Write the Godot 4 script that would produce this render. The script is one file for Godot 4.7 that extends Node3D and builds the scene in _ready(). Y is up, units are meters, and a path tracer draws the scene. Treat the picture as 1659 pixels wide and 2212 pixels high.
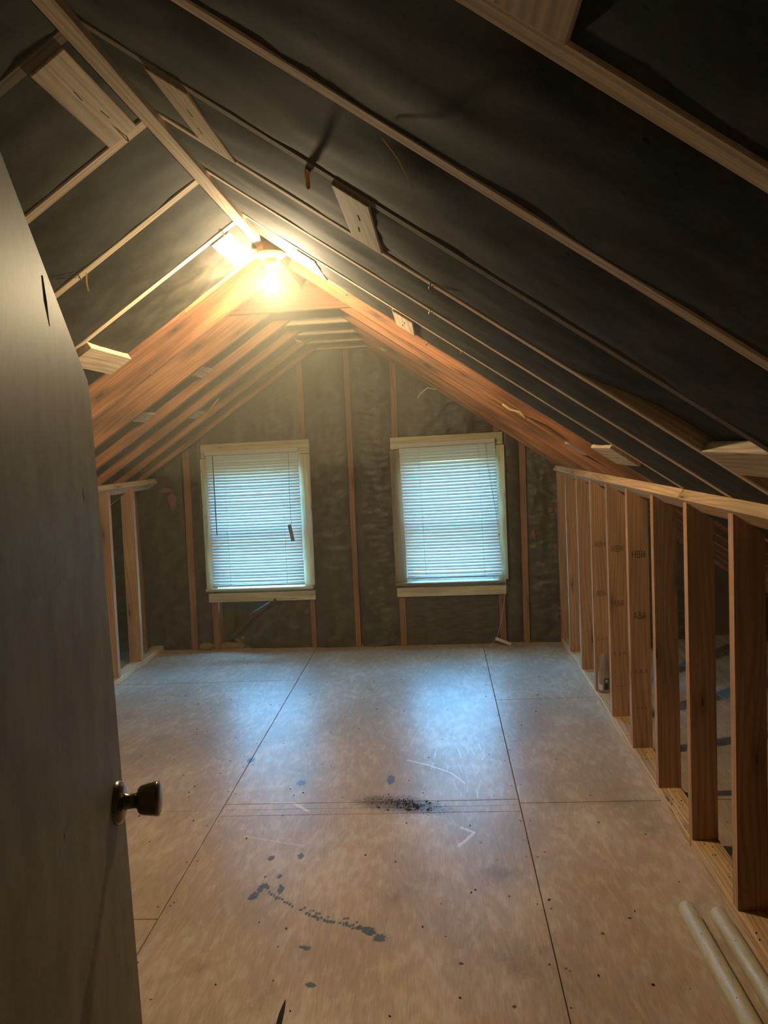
extends Node3D
# Attic room: gable wall with two windows, knee walls of studs, open rafters, one bare bulb.
# Metres; y up; the gable wall is at z = -5.5, the doorway in which the camera stands at z = -0.3.

const RX := -0.6415          # x of the ridge
const YR := 2.284            # underside of the right rafters, carried to the ridge
const TR := 0.6952
const YL := 2.2618
const TL := 0.654
const KR := 0.8246           # inner face of the right knee wall
const KL := -2.13            # inner face of the left knee wall
const FAR := -5.496

var rng := RandomNumberGenerator.new()
var M := {}

func _ready() -> void:
	rng.seed = 7
	var cam := Camera3D.new()
	cam.name = "camera"
	cam.basis = Basis.from_euler(Vector3(-0.0853, 0.0719, -0.0516), EULER_ORDER_YXZ)
	cam.position = Vector3(0, 1.4575, 0)
	cam.keep_aspect = Camera3D.KEEP_HEIGHT
	cam.fov = 67.2856
	cam.near = 0.02
	cam.far = 200.0
	add_child(cam)
	cam.current = true
	var env := Environment.new()
	env.background_mode = Environment.BG_SKY
	var sky := Sky.new()
	var sm := ProceduralSkyMaterial.new()
	sm.sky_top_color = Color(0.36, 0.68, 0.95)
	sm.sky_horizon_color = Color(0.66, 0.95, 1.0)
	sm.ground_horizon_color = Color(0.42, 0.55, 0.48)
	sm.ground_bottom_color = Color(0.20, 0.27, 0.19)
	sm.sky_energy_multiplier = 1.0
	sky.sky_material = sm
	env.sky = sky
	env.background_energy_multiplier = SKY_ENERGY
	env.tonemap_mode = Environment.TONE_MAPPER_LINEAR
	env.tonemap_exposure = 1.06
	env.volumetric_fog_enabled = true
	env.volumetric_fog_density = 0.0
	env.sdfgi_enabled = true
	env.ssao_enabled = true
	env.ssil_enabled = true
	var we := WorldEnvironment.new()
	we.name = "world_environment"
	we.environment = env
	add_child(we)
	materials()
	build_floor()
	build_ceiling()
	build_gable()
	build_knee_walls()
	build_front()
	build_windows()
	build_door()
	build_lamp()
	build_things()
	build_haze()

func build_haze() -> void:
	for k in [[Vector3(4.2, 3.0, 5.0), Vector3(-0.62, 1.75, -2.75), 0.030, "thin dusty haze filling the air under the attic roof"], [Vector3(2.2, 1.5, 2.8), Vector3(-0.62, 2.1, -2.75), 0.06, "denser patch of dusty haze glowing close round the lit bulb"]]:
		var f := FogVolume.new()
		f.shape = RenderingServer.FOG_VOLUME_SHAPE_ELLIPSOID
		f.size = k[0]
		f.position = k[1]
		var fm := FogMaterial.new()
		fm.resource_name = "dust_haze"
		fm.density = k[2]
		fm.albedo = Color(0.95, 0.94, 0.85)
		f.material = fm
		add(f, "dust_haze")
		tag(f, k[3], "haze", "", "stuff")

const SKY_ENERGY := 84.0
const BULB_ENERGY := 1.85
const BULB_COLOR := Color(1.0, 0.90, 0.72)

# ------------------------------------------------------------------ naming

func add(o: Node3D, called: String, parent: Node = self) -> Node3D:
	o.name = called
	if parent.has_node(NodePath(called)):
		var k := 1
		while parent.has_node(NodePath("%s_%03d" % [called, k])):
			k += 1
		o.name = "%s_%03d" % [called, k]
	parent.add_child(o, true)
	return o

func obj(called: String, mesh: Mesh, m: Material, parent: Node = self) -> MeshInstance3D:
	var o := MeshInstance3D.new()
	o.mesh = mesh
	o.material_override = m
	o.cast_shadow = GeometryInstance3D.SHADOW_CASTING_SETTING_ON
	add(o, called, parent)
	return o

func tag(o: Node, label: String, category := "", group := "", kind := "") -> Node:
	o.set_meta("label", label)
	if category:
		o.set_meta("category", category)
	if group:
		o.set_meta("group", group)
	if kind:
		o.set_meta("kind", kind)
	return o

func base(called: String, at := Vector3.ZERO) -> Node3D:
	var o := Node3D.new()
	add(o, called)
	o.position = at
	return o

# ------------------------------------------------------------------ meshes

class MB:
	var st := SurfaceTool.new()
	var smooth := false
	func _init(s := false) -> void:
		smooth = s
		st.begin(Mesh.PRIMITIVE_TRIANGLES)
		st.set_smooth_group(0 if s else -1)
	func v(p: Vector3, uv: Vector2) -> void:
		st.set_uv(uv)
		st.add_vertex(p)
	# triangle whose front is on the side that «out» points to
	func tri(a: Vector3, b: Vector3, c: Vector3, ua: Vector2, ub: Vector2, uc: Vector2, out: Vector3) -> void:
		if (b - a).cross(c - a).dot(out) > 0.0:
			v(a, ua); v(c, uc); v(b, ub)
		else:
			v(a, ua); v(b, ub); v(c, uc)
	func quad(a: Vector3, b: Vector3, c: Vector3, d: Vector3, ua: Vector2, ub: Vector2, uc: Vector2, ud: Vector2, out: Vector3) -> void:
		tri(a, b, c, ua, ub, uc, out)
		tri(a, c, d, ua, uc, ud, out)
	func done() -> ArrayMesh:
		st.generate_normals()
		return st.commit()

# a convex, chamfered box given by its frame; u runs along the longest side (metres / 4.4), v across (metres / 0.3)
func bar(mb: MB, xf: Transform3D, size: Vector3, ch := 0.003, shear := Vector3.ZERO) -> void:
	var h := size * 0.5
	ch = minf(ch, minf(h.x, minf(h.y, h.z)) * 0.6)
	var lng := 0
	if size.y > size.x and size.y >= size.z: lng = 1
	elif size.z > size.x and size.z > size.y: lng = 2
	var u0 := rng.randf_range(0.0, maxf(0.001, 1.0 - size[lng] / 4.4))
	var v0 := rng.randf()
	var P := func(sx: int, sy: int, sz: int, ax: int) -> Array:
		var p := Vector3(sx * (h.x - (0.0 if ax == 0 else ch)), sy * (h.y - (0.0 if ax == 1 else ch)), sz * (h.z - (0.0 if ax == 2 else ch)))
		var a := p[lng] + h[lng]
		var b: float
		if ax == lng:
			b = p[(lng + 1) % 3] + p[(lng + 2) % 3]
			a = a + p[(lng + 1) % 3] * 0.2
		else:
			b = p[3 - ax - lng] + (0.11 if ax == (lng + 1) % 3 else 0.0)
		return [xf * (p + shear * p[lng]), Vector2(u0 + a / 4.4, v0 + b / 0.3)]
	var ctr := xf.origin
	var Q := func(a: Array, b: Array, c: Array, d: Array) -> void:
		var m: Vector3 = (a[0] + b[0] + c[0] + d[0]) * 0.25
		mb.quad(a[0], b[0], c[0], d[0], a[1], b[1], c[1], d[1], m - ctr)
	for s in [-1, 1]:
		Q.call(P.call(s, -1, -1, 0), P.call(s, 1, -1, 0), P.call(s, 1, 1, 0), P.call(s, -1, 1, 0))
		Q.call(P.call(-1, s, -1, 1), P.call(1, s, -1, 1), P.call(1, s, 1, 1), P.call(-1, s, 1, 1))
		Q.call(P.call(-1, -1, s, 2), P.call(1, -1, s, 2), P.call(1, 1, s, 2), P.call(-1, 1, s, 2))
		for t in [-1, 1]:
			Q.call(P.call(s, t, -1, 0), P.call(s, t, 1, 0), P.call(s, t, 1, 1), P.call(s, t, -1, 1))
			Q.call(P.call(s, -1, t, 0), P.call(s, 1, t, 0), P.call(s, 1, t, 2), P.call(s, -1, t, 2))
			Q.call(P.call(-1, s, t, 1), P.call(1, s, t, 1), P.call(1, s, t, 2), P.call(-1, s, t, 2))
			for w in [-1, 1]:
				var a = P.call(s, t, w, 0)
				var b = P.call(s, t, w, 1)
				var c = P.call(s, t, w, 2)
				mb.tri(a[0], b[0], c[0], a[1], b[1], c[1], (a[0] + b[0] + c[0]) / 3.0 - ctr)

func bar_mesh(xf: Transform3D, size: Vector3, ch := 0.003) -> ArrayMesh:
	var mb := MB.new()
	bar(mb, xf, size, ch)
	return mb.done()

func box_at(lo: Vector3, hi: Vector3, ch := 0.002) -> ArrayMesh:
	return bar_mesh(Transform3D(Basis(), (lo + hi) * 0.5), hi - lo, ch)

# polygon in the frame's x-y plane, extruded to both sides of its z; grain along the frame's y
func prism(mb: MB, xf: Transform3D, poly: PackedVector2Array, depth: float, us := Vector2(4.4, 0.3)) -> void:
	var idx := Geometry2D.triangulate_polygon(poly)
	var u0 := rng.randf() * 0.4
	var v0 := rng.randf()
	var uv := func(p: Vector2, o: float) -> Vector2: return Vector2(u0 + p.y / us.x, v0 + (p.x + o) / us.y)
	for s in [-0.5, 0.5]:
		var off: Vector3 = Vector3(0, 0, s * depth)
		for i in range(0, idx.size(), 3):
			var a := poly[idx[i]]
			var b := poly[idx[i + 1]]
			var c := poly[idx[i + 2]]
			mb.tri(xf * (Vector3(a.x, a.y, 0) + off), xf * (Vector3(b.x, b.y, 0) + off), xf * (Vector3(c.x, c.y, 0) + off), uv.call(a, 0.0), uv.call(b, 0.0), uv.call(c, 0.0), xf.basis * Vector3(0, 0, s))
	var area := 0.0
	for i in poly.size():
		area += poly[i].cross(poly[(i + 1) % poly.size()])
	for i in poly.size():
		var a := poly[i]
		var b := poly[(i + 1) % poly.size()]
		var n := Vector2(b.y - a.y, a.x - b.x) * signf(area)
		var h := depth * 0.5
		mb.quad(xf * Vector3(a.x, a.y, -h), xf * Vector3(b.x, b.y, -h), xf * Vector3(b.x, b.y, h), xf * Vector3(a.x, a.y, h), uv.call(a, 0.13), uv.call(b, 0.13), uv.call(b, 0.13 + depth), uv.call(a, 0.13 + depth), xf.basis * Vector3(n.x, n.y, 0))

func prism_mesh(xf: Transform3D, poly: PackedVector2Array, depth: float) -> ArrayMesh:
	var mb := MB.new()
	prism(mb, xf, poly, depth)
	return mb.done()

func tube(mb: MB, pts: PackedVector3Array, r: float, sides := 8, cap := true) -> void:
	var rings := []
	var n := Vector3.ZERO
	for i in pts.size():
		var t := (pts[mini(i + 1, pts.size() - 1)] - pts[maxi(i - 1, 0)]).normalized()
		if n == Vector3.ZERO:
			n = t.cross(Vector3.UP if absf(t.y) < 0.9 else Vector3.RIGHT).normalized()
		n = (n - t * n.dot(t)).normalized()
		var b := t.cross(n)
		var ring := PackedVector3Array()
		for k in sides + 1:
			var a := TAU * k / sides
			ring.append(pts[i] + (n * cos(a) + b * sin(a)) * r)
		rings.append(ring)
	for i in pts.size() - 1:
		for k in sides:
			var a: Vector3 = rings[i][k]
			var b: Vector3 = rings[i][k + 1]
			var c: Vector3 = rings[i + 1][k + 1]
			var d: Vector3 = rings[i + 1][k]
			mb.quad(a, b, c, d, Vector2(i * 0.1, float(k) / sides), Vector2(i * 0.1, float(k + 1) / sides), Vector2(i * 0.1 + 0.1, float(k + 1) / sides), Vector2(i * 0.1 + 0.1, float(k) / sides), (a + c) * 0.5 - (pts[i] + pts[i + 1]) * 0.5)
	if cap:
		for e in [0, pts.size() - 1]:
			var o: Vector3 = pts[e] - pts[1 if e == 0 else e - 1]
			for k in sides:
				mb.tri(pts[e], rings[e][k], rings[e][k + 1], Vector2.ZERO, Vector2.ZERO, Vector2.ZERO, o)

func tube_mesh(pts: PackedVector3Array, r: float, sides := 8) -> ArrayMesh:
	var mb := MB.new(true)
	tube(mb, pts, r, sides)
	return mb.done()

# profile of (radius, height), turned round the frame's y
func lathe(mb: MB, xf: Transform3D, prof: PackedVector2Array, segs := 32) -> void:
	for i in prof.size() - 1:
		var p := prof[i]
		var q := prof[i + 1]
		var nrm := Vector2(q.y - p.y, p.x - q.x)
		for k in segs:
			var a := TAU * k / segs
			var b := TAU * (k + 1) / segs
			var ca := Vector3(cos(a), 0, sin(a))
			var cb := Vector3(cos(b), 0, sin(b))
			var m := (ca + cb).normalized()
			var out := xf.basis * (m * nrm.x + Vector3.UP * nrm.y)
			var A := xf * (ca * p.x + Vector3.UP * p.y)
			var B := xf * (cb * p.x + Vector3.UP * p.y)
			var C := xf * (cb * q.x + Vector3.UP * q.y)
			var D := xf * (ca * q.x + Vector3.UP * q.y)
			var ua := Vector2(float(k) / segs, p.y * 4.0)
			var ub := Vector2(float(k + 1) / segs, p.y * 4.0)
			var uc := Vector2(float(k + 1) / segs, q.y * 4.0)
			var ud := Vector2(float(k) / segs, q.y * 4.0)
			if p.x < 1e-6:
				mb.tri(A, C, D, ua, uc, ud, out)
			elif q.x < 1e-6:
				mb.tri(A, B, C, ua, ub, uc, out)
			else:
				mb.quad(A, B, C, D, ua, ub, uc, ud, out)

func lathe_mesh(prof: PackedVector2Array, segs := 32, smooth := true, xf := Transform3D()) -> ArrayMesh:
	var mb := MB.new(smooth)
	lathe(mb, xf, prof, segs)
	return mb.done()

# a slab with a shaped front: front(u, v) gives points, back is thick behind along «inward»
func slab(mb: MB, nu: int, nv: int, front: Callable, inward: Vector3, uvs := Vector2(1, 1)) -> void:
	var g := []
	for j in nv + 1:
		var row := PackedVector3Array()
		for i in nu + 1:
			row.append(front.call(float(i) / nu, float(j) / nv))
		g.append(row)
	for j in nv:
		for i in nu:
			var ua := Vector2(float(i) / nu, float(j) / nv) * uvs
			var uc := Vector2(float(i + 1) / nu, float(j + 1) / nv) * uvs
			mb.quad(g[j][i], g[j][i + 1], g[j + 1][i + 1], g[j + 1][i], ua, Vector2(uc.x, ua.y), uc, Vector2(ua.x, uc.y), -inward)
	var c: Vector3 = (g[0][0] + g[nv][nu] + g[0][nu] + g[nv][0]) * 0.25 + inward * 0.5
	mb.st.set_smooth_group(-1)
	var edge := PackedVector3Array()
	for i in nu: edge.append(g[0][i])
	for j in nv: edge.append(g[j][nu])
	for i in nu: edge.append(g[nv][nu - i])
	for j in nv: edge.append(g[nv - j][0])
	for k in edge.size():
		var a := edge[k]
		var b := edge[(k + 1) % edge.size()]
		mb.quad(a, b, b + inward, a + inward, Vector2.ZERO, Vector2(0.1, 0), Vector2(0.1, 0.1), Vector2(0, 0.1), (a + b + inward) * 0.5 + inward * 0.0 - c)
	mb.quad(g[0][0] + inward, g[0][nu] + inward, g[nv][nu] + inward, g[nv][0] + inward, Vector2.ZERO, Vector2(1, 0), Vector2.ONE, Vector2(0, 1), inward)

# ------------------------------------------------------------------ materials and textures

func noise(s: int, f: float, octaves := 3, kind := FastNoiseLite.TYPE_SIMPLEX_SMOOTH) -> FastNoiseLite:
	var n := FastNoiseLite.new()
	n.seed = s
	n.frequency = f
	n.noise_type = kind
	n.fractal_octaves = octaves
	n.fractal_type = FastNoiseLite.FRACTAL_FBM if octaves > 1 else FastNoiseLite.FRACTAL_NONE
	return n

func mat(called: String, c: Color, rough := 0.8, tex: Texture2D = null) -> StandardMaterial3D:
	var m := StandardMaterial3D.new()
	m.resource_name = called
	m.albedo_color = c
	m.roughness = rough
	m.albedo_texture = tex
	M[called] = m
	return m

func image_from(w: int, h: int, b: PackedByteArray) -> ImageTexture:
	return ImageTexture.create_from_image(Image.create_from_data(w, h, false, Image.FORMAT_RGB8, b))

# 4.4 m along the grain by 0.3 m across
func wood_texture(s: int, stain := 0.12) -> ImageTexture:
	var w := 2048
	var h := 256
	var b := PackedByteArray()
	b.resize(w * h * 3)
	var warp := noise(s, 0.004, 2)
	var fine := noise(s + 1, 0.02, 2)
	var blot := noise(s + 2, 0.006, 3)
	var r := RandomNumberGenerator.new()
	r.seed = s
	var knots := []
	for i in 9:
		knots.append(Vector3(r.randf() * w, r.randf() * h, r.randf_range(5.0, 9.0)))
	for y in h:
		for x in w:
			var yy := float(y)
			var dark := 0.0
			for k in knots:
				var dx: float = (x - k.x) * 0.55
				if absf(dx) < 40.0:
					var dy: float = y - k.y
					var d := sqrt(dx * dx + dy * dy * 1.4)
					if d < k.z:
						dark = maxf(dark, 0.5 * smoothstep(k.z, k.z * 0.6, d))
					if d < 45.0:
						yy += dy * 0.9 * exp(-d / 14.0)
						dark = maxf(dark, 0.22 * exp(-absf(d - k.z * 1.4) / 5.0))
			var g := 0.5 + 0.5 * sin(yy * 0.42 + 14.0 * warp.get_noise_2d(x * 0.35, yy * 1.6))
			var f := fine.get_noise_2d(x * 0.25, y * 9.0)
			var bl := blot.get_noise_2d(x * 0.5, y * 1.5)
			var t := clampf(0.84 - 0.11 * g * g + 0.10 * f + stain * bl, 0.0, 1.0) * (1.0 - dark)
			var i := (y * w + x) * 3
			b[i] = int(255.0 * clampf(t * 1.02 + 0.06, 0, 1))
			b[i + 1] = int(255.0 * clampf(t * 1.02, 0, 1))
			b[i + 2] = int(255.0 * clampf(t * 1.04 - 0.05, 0, 1))
	return image_from(w, h, b)

func blotch_texture(s: int, w: int, f: float, lo: float, specks: int) -> ImageTexture:
	var b := PackedByteArray()
	b.resize(w * w * 3)
	var n := noise(s, f, 4)
	var m := noise(s + 5, f * 8.0, 2)
	for y in w:
		for x in w:
			var t := 1.0 - (1.0 - lo) * clampf(0.5 + 0.9 * n.get_noise_2d(x, y) + 0.25 * m.get_noise_2d(x, y), 0, 1)
			var i := (y * w + x) * 3
			b[i] = int(255.0 * t)
			b[i + 1] = int(255.0 * t * 0.99)
			b[i + 2] = int(255.0 * t * 0.97)
	var r := RandomNumberGenerator.new()
	r.seed = s
	for k in specks:
		var cx := r.randi() % w
		var cy := r.randi() % w
		var rad := r.randi_range(1, 3)
		for dy in range(-rad, rad + 1):
			for dx in range(-rad, rad + 1):
				if dx * dx + dy * dy <= rad * rad:
					var i := (((cy + dy + w) % w) * w + (cx + dx + w) % w) * 3
					for c in 3:
						b[i + c] = int(b[i + c] * 0.45)
	return image_from(w, w, b)

# the plywood floor from (x0, z0), size in metres
var floor_marks := []

func floor_texture(x0: float, z0: float, sx: float, sz: float, w: int, h: int) -> ImageTexture:
	var b := PackedByteArray()
	b.resize(w * h * 3)
	var ring := noise(31, 1.0, 3)
	var fine := noise(32, 1.0, 2)
	var blot := noise(33, 1.0, 4)
	var dust := noise(34, 1.0, 4)
	var px := sx / w
	var pz := sz / h
	for y in h:
		var z := z0 + (y + 0.5) * pz
		for x in w:
			var X := x0 + (x + 0.5) * px
			# each sheet has its own figure
			var col := floorf((X + 0.9498) / 1.2192)
			var o := col * 17.3 + (3.0 if z > -2.99 else 0.0)
			var q := ring.get_noise_2d(X * 2.2 + o, z * 0.42 + o)
			var rg := sin(q * 52.0 + fine.get_noise_2d(X * 20.0, z * 6.0) * 1.6)
			var f := fine.get_noise_2d(X * 160.0, z * 14.0 + 50.0)
			var bl := blot.get_noise_2d(X * 2.6 + 9.0, z * 1.5)
			var du := dust.get_noise_2d(X * 22.0, z * 9.0 + 20.0)
			var t := 0.80 + 0.018 * rg + 0.05 * f + 0.08 * bl
			var white := smoothstep(-0.15, 0.7, du + 0.5 * bl + 0.15 * f) * 0.42
			var R := t * 0.93
			var G := t * 0.81
			var B := t * 0.69
			R = lerpf(R, 0.90, white)
			G = lerpf(G, 0.86, white)
			B = lerpf(B, 0.80, white)
			var i := (y * w + x) * 3
			b[i] = int(255.0 * clampf(R, 0, 1))
			b[i + 1] = int(255.0 * clampf(G, 0, 1))
			b[i + 2] = int(255.0 * clampf(B, 0, 1))
	for k in floor_marks:   # [x, z, rx, rz, turn, colour, strength, softness]
		var rx: float = k[2]
		var rz: float = k[3]
		var rr := maxf(rx, rz) * 1.6
		var ca := cos(k[4])
		var sa := sin(k[4])
		for y in range(maxi(0, int((k[1] - rr - z0) / pz)), mini(h, int((k[1] + rr - z0) / pz) + 1)):
			for x in range(maxi(0, int((k[0] - rr - x0) / px)), mini(w, int((k[0] + rr - x0) / px) + 1)):
				var X: float = x0 + (x + 0.5) * px - k[0]
				var z: float = z0 + (y + 0.5) * pz - k[1]
				var u := (X * ca + z * sa) / rx
				var v := (-X * sa + z * ca) / rz
				var d := sqrt(u * u + v * v) + 0.35 * fine.get_noise_2d((X + k[0]) * 60.0, (z + k[1]) * 60.0)
				var a: float = k[6] * smoothstep(1.0 + k[7] * 0.3, 1.0 - k[7], d)
				if a > 0.0:
					var i := (y * w + x) * 3
					var c: Color = k[5]
					b[i] = int(lerpf(b[i], c.r * 255.0, a))
					b[i + 1] = int(lerpf(b[i + 1], c.g * 255.0, a))
					b[i + 2] = int(lerpf(b[i + 2], c.b * 255.0, a))
	return image_from(w, h, b)

func stroke(pts: Array, r: float, c: Color, strength: float, gap := 1.0) -> void:
	for i in pts.size() - 1:
		var a: Vector2 = pts[i]
		var b: Vector2 = pts[i + 1]
		var n := maxi(1, int(a.distance_to(b) / (r * gap)))
		for k in n:
			var p := a.lerp(b, float(k) / n)
			floor_marks.append([p.x, p.y, r, r * 1.3, 0.0, c, strength, 0.6])

func marks() -> void:
	var paint := Color(0.30, 0.34, 0.37)
	var r := RandomNumberGenerator.new()
	r.seed = 11
	# blue-grey paint: a pool at either end and a dribble between
	for k in [[-0.668, -2.39, 0.014, 0.022], [-0.655, -2.425, 0.012, 0.02], [-0.648, -2.445, 0.016, 0.014], [-0.672, -2.375, 0.018, 0.012], [-0.585, -2.365 - 0.055, 0.011, 0.022], [-0.59, -2.44, 0.006, 0.012], [-0.234, -2.165, 0.022, 0.02], [-0.262, -2.19, 0.014, 0.016], [-0.27, -2.2, 0.018, 0.02], [-0.283, -2.205, 0.01, 0.016], [-0.30, -2.215, 0.012, 0.012], [-0.66, -2.62, 0.014, 0.018], [-0.555, -2.63, 0.012, 0.02], [-0.655, -2.5, 0.006, 0.008], [-0.605, -2.5, 0.008, 0.014], [-0.46, -2.125, 0.012, 0.008], [-0.445, -2.12, 0.01, 0.01], [-0.41, -1.965, 0.016, 0.012], [-0.265, -3.255, 0.018, 0.05], [-0.66, -3.24, 0.02, 0.03], [-0.95, -3.5, 0.02, 0.03]]:
		floor_marks.append([k[0], k[1], k[2], k[3], 0.0, paint, 0.85, 0.25])
	for i in 34:
		var t := i / 33.0
		var x := lerpf(-0.642, -0.30, t)
		var z := lerpf(-2.44, -2.21, pow(t, 0.8)) + r.randf_range(-0.008, 0.008) + 0.02 * sin(t * PI) 
		if r.randf() < 0.85:
			floor_marks.append([x, z, r.randf_range(0.003, 0.007), r.randf_range(0.006, 0.013), 0.0, paint, 0.85, 0.25])
		if t > 0.4 and r.randf() < 0.35:
			floor_marks.append([x, z - r.randf_range(0.015, 0.03), r.randf_range(0.003, 0.006), r.randf_range(0.005, 0.009), 0.0, paint, 0.8, 0.25])
	# the stain by the cross joint
	floor_marks.append([-0.20, -3.02, 0.17, 0.08, 0.25, Color(0.22, 0.17, 0.12), 0.65, 0.9])
	floor_marks.append([-0.33, -3.05, 0.08, 0.07, 0.0, Color(0.30, 0.24, 0.18), 0.5, 0.9])
	floor_marks.append([-0.12, -2.99, 0.14, 0.06, 0.3, Color(0.24, 0.19, 0.14), 0.55, 0.9])
	# smudges and shoe dirt
	for i in 70:
		floor_marks.append([r.randf_range(-2.1, 1.4), r.randf_range(-5.4, -1.2), r.randf_range(0.02, 0.12), r.randf_range(0.02, 0.10), r.randf() * 3.0, Color(0.36, 0.28, 0.22), r.randf_range(0.06, 0.22), 0.9])
	for i in 40:
		floor_marks.append([r.randf_range(-0.9, 0.8), r.randf_range(-4.6, -2.6), r.randf_range(0.02, 0.09), r.randf_range(0.03, 0.12), r.randf() * 3.0, Color(0.93, 0.90, 0.86), r.randf_range(0.10, 0.35), 0.95])
	# pale scrapes
	var white := Color(0.95, 0.92, 0.88)
	stroke([Vector2(-0.20, -3.46), Vector2(-0.10, -3.40), Vector2(0.0, -3.31), Vector2(0.06, -3.20)], 0.006, white, 0.6)
	stroke([Vector2(-0.75, -3.05), Vector2(-0.66, -3.05), Vector2(-0.58, -2.97)], 0.009, white, 0.6)
	stroke([Vector2(0.03, -2.82), Vector2(0.075, -2.78), Vector2(0.04, -2.72), Vector2(0.01, -2.68)], 0.008, white, 0.6)
	stroke([Vector2(-0.80, -2.78), Vector2(-0.55, -2.70)], 0.006, white, 0.25)
	for i in 26:
		var x := r.randf_range(-0.1, 0.25)
		var z := r.randf_range(-3.7, -3.1)
		stroke([Vector2(x, z), Vector2(x + r.randf_range(-0.02, 0.02), z + r.randf_range(0.03, 0.12))], 0.004, white, r.randf_range(0.15, 0.45))
	floor_marks.append([-0.86, -3.5, 0.022, 0.03, 0.0, Color(0.72, 0.86, 0.92), 0.8, 0.3])
	floor_marks.append([-0.69, -3.28, 0.02, 0.03, 0.0, Color(0.62, 0.72, 0.76), 0.5, 0.4])
	# nail heads along the joints and tiny dark specks
	for x in [-0.93, -0.97, 0.25, 0.29]:
		for i in 16:
			floor_marks.append([x + r.randf_range(-0.005, 0.005), -5.4 + i * 0.28 + r.randf_range(-0.02, 0.02), 0.004, 0.005, 0.0, Color(0.20, 0.16, 0.13), 0.8, 0.4])
	for i in 130:
		floor_marks.append([r.randf_range(-2.1, 1.4), r.randf_range(-5.4, -1.0), r.randf_range(0.002, 0.006), r.randf_range(0.002, 0.007), r.randf() * 3.0, Color(0.16, 0.13, 0.11), 0.8, 0.4])

func materials() -> void:
	var w1 := wood_texture(3)
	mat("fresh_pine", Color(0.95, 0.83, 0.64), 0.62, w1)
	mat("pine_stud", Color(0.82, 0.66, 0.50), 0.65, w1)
	mat("fir_rafter", Color(0.72, 0.50, 0.335), 0.72, wood_texture(5, 0.42))
	mat("dusty_rafter", Color(0.97, 0.92, 0.80), 0.85, w1)
	mat("ridge_wood", Color(0.80, 0.74, 0.62), 0.85, w1)
	mat("paper_lapped_rafter", Color(0.50, 0.46, 0.39), 0.9, w1)
	mat("grey_board", Color(0.90, 0.85, 0.74), 0.8, w1)
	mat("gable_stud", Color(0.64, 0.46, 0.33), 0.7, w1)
	mat("sheathing", Color(0.38, 0.30, 0.22), 0.85, w1)
	var kraft := blotch_texture(41, 512, 0.01, 0.62, 60)
	mat("dark_facing", Color(0.25, 0.235, 0.205), 0.85, kraft).metallic_specular = 0.25
	mat("gable_facing", Color(0.345, 0.285, 0.23), 0.5, kraft)
	var soil := blotch_texture(51, 512, 0.012, 0.78, 90)
	mat("cream_paint", Color(0.88, 0.82, 0.66), 0.5, soil)
	mat("old_paint", Color(0.60, 0.50, 0.38), 0.6, soil)
	mat("door_paint", Color(0.60, 0.575, 0.50), 0.55, blotch_texture(61, 512, 0.02, 0.85, 12))
	mat("plaster", Color(0.62, 0.58, 0.50), 0.9, soil)
	var vinyl := mat("white_vinyl", Color(0.86, 0.88, 0.88), 0.45)
	vinyl.backlight_enabled = true
	vinyl.backlight = Color(0.36, 0.40, 0.42)
	mat("rail_vinyl", Color(0.82, 0.80, 0.74), 0.5)
	mat("cord", Color(0.55, 0.52, 0.46), 0.9)
	var wand := mat("wand", Color(0.20, 0.26, 0.30), 0.3)
	wand.metallic_specular = 0.6
	var gl := mat("pane_glass", Color(0.95, 0.98, 1.0, 0.06), 0.02)
	gl.transparency = BaseMaterial3D.TRANSPARENCY_ALPHA
	mat("sash_paint", Color(0.60, 0.64, 0.66), 0.5, soil)
	var chrome := mat("satin_metal", Color(0.50, 0.44, 0.37), 0.24)
	chrome.metallic = 1.0
	var rust := mat("rusty_steel", Color(0.42, 0.24, 0.13), 0.7, soil)
	rust.metallic = 0.3
	var wire := mat("wire_metal", Color(0.55, 0.50, 0.42), 0.4)
	wire.metallic = 0.7
	mat("porcelain", Color(0.90, 0.87, 0.78), 0.25)
	mat("brass_collar", Color(0.62, 0.46, 0.24), 0.4)
	var bulb := mat("lit_bulb", Color(1, 0.95, 0.85), 0.4)
	bulb.emission_enabled = true
	bulb.emission = Color(1.0, 0.86, 0.56)
	bulb.emission_energy_multiplier = 5.0
	mat("plastic_pipe", Color(0.84, 0.79, 0.66), 0.38, blotch_texture(71, 256, 0.02, 0.94, 10))
	var bg := mat("bottle_glass", Color(0.86, 0.82, 0.78, 0.10), 0.03)
	bg.transparency = BaseMaterial3D.TRANSPARENCY_ALPHA
	mat("label_white", Color(0.80, 0.78, 0.74), 0.6)
	mat("label_blue", Color(0.12, 0.18, 0.30), 0.5)
	mat("dirt", Color(0.27, 0.21, 0.16), 0.95)
	mat("dark_flake", Color(0.10, 0.08, 0.07), 0.9)
	var sp := mat("scrap_paper", Color(0.80, 0.72, 0.56), 0.9)
	sp.backlight_enabled = true
	sp.backlight = Color(0.9, 0.8, 0.6)
	mat("pink_wool", Color(0.50, 0.31, 0.26), 1.0)
	mat("yellow_wool", Color(0.58, 0.47, 0.32), 1.0)
	mat("stamp_ink", Color(0.40, 0.28, 0.20), 0.9)
	mat("splinter", Color(0.16, 0.09, 0.05), 0.9)
	mat("black_gap", Color(0.10, 0.09, 0.08), 0.95)
	marks()
	var fx := -2.2
	var fw := 3.72
	for p in [["floor_far", -5.75, 2.76], ["floor_near", -2.995, 2.76]]:
		var m := mat(p[0], Color.WHITE, 0.37, floor_texture(fx, p[1], fw, p[2], TEX_W, TEX_H))
		m.uv1_scale = Vector3(1.0 / fw, 1.0 / p[2], 1)
		m.uv1_offset = Vector3(-fx / fw, -p[1] / p[2], 0)
		m.texture_repeat = true
	mat("floor_side", Color(0.74, 0.66, 0.56), 0.6, soil)

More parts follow.
